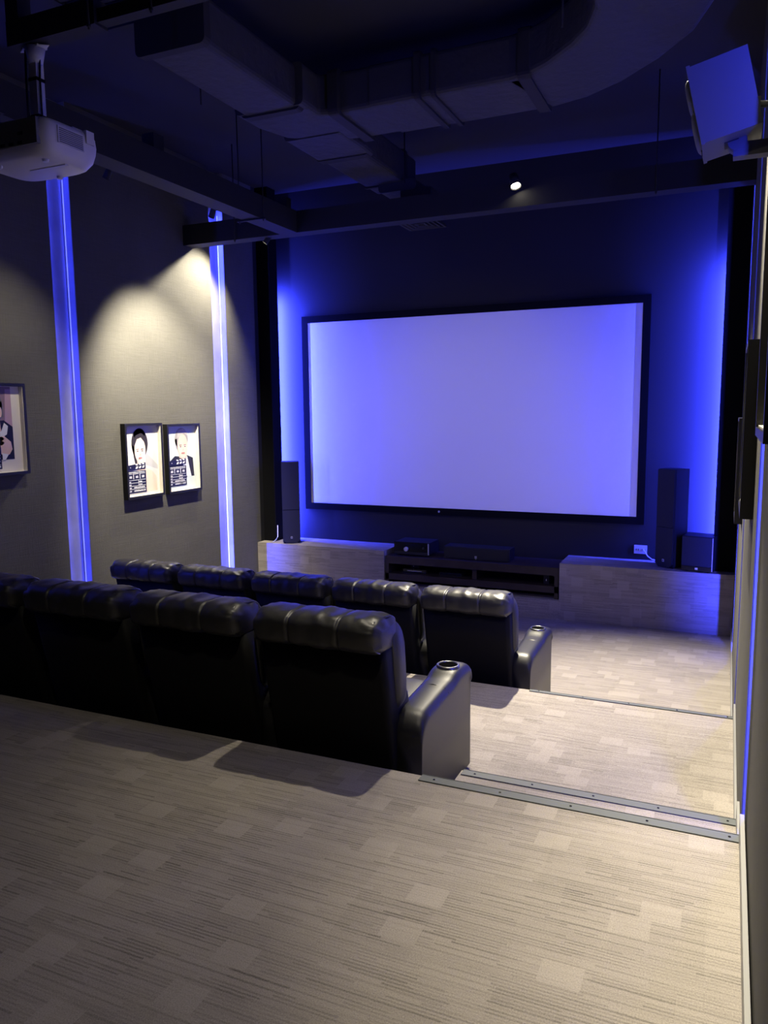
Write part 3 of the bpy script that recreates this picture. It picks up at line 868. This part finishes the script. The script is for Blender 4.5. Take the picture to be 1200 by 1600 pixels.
# ================================================================== framed portraits
PAL = {}
def pm(name, c):
    if name not in PAL: PAL[name] = mat('print_' + name, c, .35, spec=.3)
    return PAL[name]
def ell(cx, cy, rx, ry, n=28, a0=0, a1=360):
    return [(cx + rx * math.cos(math.radians(a0 + (a1 - a0) * i / n)), cy + ry * math.sin(math.radians(a0 + (a1 - a0) * i / n))) for i in range(n + (0 if a1 - a0 == 360 else 1))]

def portrait(loc, wd, ht, side, art, label, depth=.055):
    """wall frame; local u runs along the wall to the right as seen facing it, v up"""
    t = empty('framed_portrait', label, 'picture', loc, 0, 'black framed portraits on the side walls')
    s = 1 if side == 'left' else -1            # outward normal +x for the left wall
    def L3(u, v, d): return (s * d, s * (u - wd / 2), v) if True else None
    def bx(name, m, u0, u1, v0, v1, d0, d1, bev=0):
        a, b_ = L3(u0, v0, d0), L3(u1, v1, d1)
        return obox(name, m, a[0], b_[0], a[1], b_[1], a[2], b_[2], t, bev, 1)
    fw = .022
    bx('frame_rail', FRAMEB, 0, wd, ht - fw, ht, 0, depth, .003); bx('frame_rail', FRAMEB, 0, wd, 0, fw, 0, depth, .003)
    bx('frame_stile', FRAMEB, 0, fw, fw, ht - fw, 0, depth, .003); bx('frame_stile', FRAMEB, wd - fw, wd, fw, ht - fw, 0, depth, .003)
    bx('mat_board', CREAM, fw, wd - fw, fw, ht - fw, 0, .010)
    # cream inner lining of the box frame
    bx('lining', CREAM, fw, wd - fw, fw, fw + .004, .010, depth - .006); bx('lining', CREAM, wd - fw - .004, wd - fw, fw, ht - fw, .010, depth - .006)
    iw, ih = wd - 2 * fw - .02, ht - 2 * fw - .02
    u0, v0 = fw + .004, fw + .016
    layers = art()
    for k, (nm, mname, c, polys) in enumerate(layers):
        bm = bmesh.new()
        for poly in polys:
            vs = [bm.verts.new(L3(u0 + p[0] * iw, v0 + p[1] * ih, .0106 + .0005 * k)) for p in poly]
            bm.faces.new(vs)
        bmesh.ops.triangulate(bm, faces=bm.faces)
        bm_obj(nm, bm, pm(mname, c), t)
    return t

def clap(x0, y0, x1, y1, seed):
    """clapperboard: navy board, striped clapper, bars of tiny lettering"""
    rnd = random.Random(seed)
    wd, ht = x1 - x0, y1 - y0
    q = lambda a, b_: (x0 + wd * a, y0 + ht * b_)
    board = [[q(0, 0), q(1, 0), q(1, .74), q(0, .74)], [q(0, .76), q(1, .80), q(1, 1.0), q(0, .93)]]
    white, grey = [], []
    for k in range(3):
        a = .46 + k * .17
        white.append([q(a, .79 + a * .04), q(a + .10, .79 + a * .04), q(a + .15, .865 + a * .04), q(a + .05, .865 + a * .04)])
        white.append([q(a + .04, .90 + a * .05), q(a + .14, .90 + a * .05), q(a + .09, .955 + a * .05), q(a - .01, .955 + a * .05)])
    white.append([q(.06, .845), q(.09, .845), q(.09, .87), q(.06, .87)]); white.append([q(.2, .845), q(.23, .845), q(.23, .87), q(.2, .87)])
    def letters(a, b_, c, h):
        x = a
        while x < b_ - .01:
            wd_ = rnd.uniform(.018, .034)
            white.append([q(x, c), q(min(x + wd_, b_), c), q(min(x + wd_, b_), c + h * rnd.uniform(.7, 1)), q(x, c + h * rnd.uniform(.7, 1))])
            x += wd_ + .010
    letters(.06, .94, .68, .035); letters(.06, .30, .635, .028); letters(.38, .62, .635, .028); letters(.70, .94, .635, .028)
    for a in (.33, .66): white.append([q(a, .47), q(a + .03, .47), q(a + .03, .67), q(a, .67)])
    for a in (.14, .46, .78): letters(a, a + .12, .50, .09)
    for yy in (.43, .335, .235, .13): white.append([q(.04, yy), q(.96, yy), q(.96, yy + .012), q(.04, yy + .012)])
    for yy in (.355, .26, .16, .05): letters(.05, .22, yy, .045); letters(.62, .78, yy, .045)
    letters(.35, .9, .16, .055); letters(.35, .95, .05, .055)
    for yy in (.255, .355): white.append([q(.58, yy - .02), q(.60, yy - .02), q(.60, yy + .07), q(.58, yy + .07)])
    return board, white

def face_marks(cx, cy, rx, ry, tilt=0):
    brow = [[(cx + s * rx * .42 - rx * .24, cy + ry * .20), (cx + s * rx * .42 + rx * .24, cy + ry * .22), (cx + s * rx * .42 + rx * .2, cy + ry * .27), (cx + s * rx * .42 - rx * .2, cy + ry * .26)] for s in (-1, 1)]
    eyes = [ell(cx + s * rx * .42, cy + ry * .08, rx * .17, ry * .045, 12) for s in (-1, 1)]
    nose = [[(cx + rx * .02, cy + ry * .05), (cx + rx * .16, cy - ry * .28), (cx - rx * .16, cy - ry * .28), (cx - rx * .10, cy - ry * .22), (cx + rx * .05, cy - ry * .22)]]
    mouth = [ell(cx, cy - ry * .52, rx * .34, ry * .07, 16)]
    return brow + eyes, nose, mouth

def art_woman():
    cl, tx = clap(0.02, .02, .60, .46, 3)
    dk, ns, mo = face_marks(.455, .62, .17, .17)
    return [('backdrop', 'pale_grey', (.66, .66, .62), [[(0, 0), (1, 0), (1, 1), (0, 1)]]),
            ('backdrop_shade', 'mid_grey', (.50, .50, .50), [[(.62, .42), (1, .34), (1, .40), (.62, .62)]]),
            ('neck_print', 'skin_pale', (.78, .60, .48), [[(.36, .52), (.56, .52), (.58, .38), (.80, .33), (.93, .24), (.95, .02), (.30, .02), (.34, .4)]]),
            ('hair_print', 'hair_dark', (.035, .03, .03), [ell(.46, .745, .245, .225, 36), [(.22, .74), (.34, .66), (.36, .46), (.31, .42), (.27, .55)], ell(.46, .875, .17, .085, 24)]),
            ('face_print', 'skin_light', (.84, .68, .57), [ell(.46, .645, .165, .195, 36)]),
            ('fringe_print', 'hair_dark', (.035, .03, .03), [[(.29, .70), (.33, .86), (.52, .90), (.66, .82), (.645, .66), (.60, .76), (.50, .83), (.38, .81)]]),
            ('features_print', 'feature_brown', (.14, .09, .08), dk), ('nose_print', 'skin_shade', (.62, .44, .36), ns), ('lips_print', 'lips', (.55, .22, .2), mo),
            ('clapperboard_print', 'navy', (.012, .013, .045), cl), ('lettering_print', 'print_white', (.8, .8, .8), tx)]

def art_man():
    cl, tx = clap(0.02, .05, .64, .48, 5)
    dk, ns, mo = face_marks(.555, .66, .18, .17)
    return [('backdrop', 'mint', (.62, .70, .67), [[(0, 0), (1, 0), (1, 1), (0, 1)]]),
            ('suit_print', 'charcoal', (.022, .022, .028), [[(.03, .42), (.28, .53), (.62, .50), (.70, .53), (.90, .48), (.93, .18), (.83, .18), (.78, .3), (.60, .10), (.03, .10)]]),
            ('shirt_print', 'shirt_white', (.78, .78, .76), [[(.52, .50), (.70, .51), (.82, .19), (.60, .19)]]),
            ('neck_print', 'skin_tan', (.74, .52, .42), [[(.42, .60), (.68, .60), (.69, .49), (.60, .45), (.42, .50)]]),
            ('hair_print', 'hair_grey', (.36, .34, .33), [ell(.52, .80, .225, .175, 36), [(.29, .80), (.36, .80), (.38, .62), (.33, .66)]]),
            ('face_print', 'skin_warm', (.82, .60, .48), [ell(.555, .68, .175, .195, 36)]),
            ('fringe_print', 'hair_silver', (.52, .50, .48), [[(.37, .80), (.40, .93), (.58, .965), (.72, .90), (.74, .84), (.62, .885), (.50, .87)]]),
            ('features_print', 'feature_brown', (.14, .09, .08), dk), ('nose_print', 'skin_shade', (.62, .44, .36), ns), ('lips_print', 'lips', (.55, .22, .2), mo),
            ('clapperboard_print', 'navy', (.012, .013, .045), cl), ('lettering_print', 'print_white', (.8, .8, .8), tx)]

def art_tuxedo():
    cl, tx = clap(.08, .02, .60, .40, 9)
    dk, ns, mo = face_marks(.45, .67, .165, .175)
    return [('backdrop', 'dusk', (.26, .17, .17), [[(0, .13), (.86, .13), (.86, 1), (0, 1)]]),
            ('curtain_print', 'pinkish', (.50, .33, .33), [[(.72, .56), (.86, .50), (.86, .97), (.76, .97)]]),
            ('jacket_print', 'black_cloth', (.012, .012, .014), [[(0, .13), (.86, .13), (.86, .52), (.70, .60), (.30, .58), (0, .48)]]),
            ('neck_print', 'skin_tan', (.74, .52, .42), [[(.34, .60), (.62, .62), (.64, .47), (.50, .42), (.34, .46)]]),
            ('collar_print', 'shirt_white', (.78, .78, .76), [[(.70, .57), (.77, .53), (.74, .43), (.66, .40), (.46, .40), (.34, .44), (.52, .44), (.64, .47)]]),
            ('hair_print', 'hair_steel', (.17, .155, .15), [ell(.46, .79, .225, .19, 36), [(.58, .84), (.69, .82), (.70, .64), (.62, .62)]]),
            ('face_print', 'skin_ruddy', (.60, .40, .32), [ell(.45, .675, .172, .185, 36)]),
            ('ear_print', 'skin_tan', (.74, .52, .42), [ell(.635, .70, .035, .065, 18)]),
            ('beard_print', 'stubble', (.30, .22, .19), [[(.30, .62), (.34, .54), (.46, .505), (.56, .54), (.61, .64), (.60, .70), (.52, .60), (.40, .59)]]),
            ('features_print', 'feature_brown', (.14, .09, .08), dk), ('nose_print', 'skin_shade', (.62, .44, .36), ns), ('lips_print', 'lips', (.55, .22, .2), mo),
            ('bow_tie_print', 'black_cloth', (.012, .012, .014), [[(.40, .44), (.50, .42), (.60, .44), (.60, .385), (.50, .405), (.40, .385)]]),
            ('hand_print', 'skin_tan', (.74, .52, .42), [[(.58, .40), (.68, .41), (.80, .34), (.82, .25), (.76, .19), (.66, .17), (.60, .20)], ell(.60, .38, .07, .028, 16), ell(.60, .33, .07, .028, 16)]),
            ('cuff_print', 'shirt_white', (.78, .78, .76), [[(.62, .21), (.74, .19), (.68, .13), (.62, .13)]]),
            ('clapperboard_print', 'navy', (.012, .013, .045), cl), ('lettering_print', 'print_white', (.8, .8, .8), tx)]

portrait((XL, 6.0, 1.372), .53, .72, 'left', art_woman, 'black framed portrait of a dark haired woman behind a clapperboard')
portrait((XL, 6.605, 1.365), .535, .71, 'left', art_man, 'black framed portrait of a grey haired man in a dark suit on mint')
portrait((XL, 4.345, 1.715), .56, .72, 'left', art_tuxedo, 'black framed portrait of a man in a tuxedo at the far left')
portrait((XR, 3.72, 1.745), .54, .715, 'right', art_man, 'black framed portrait on the right wall below the surround speaker', .05)
portrait((XR, 5.88, 1.425), .53, .695, 'right', art_woman, 'far black framed portrait on the right wall near the black column', .05)
portrait((XR, 1.98, 2.125), .54, .62, 'right', art_tuxedo, 'higher black framed portrait on the right wall at the edge of view', .04)
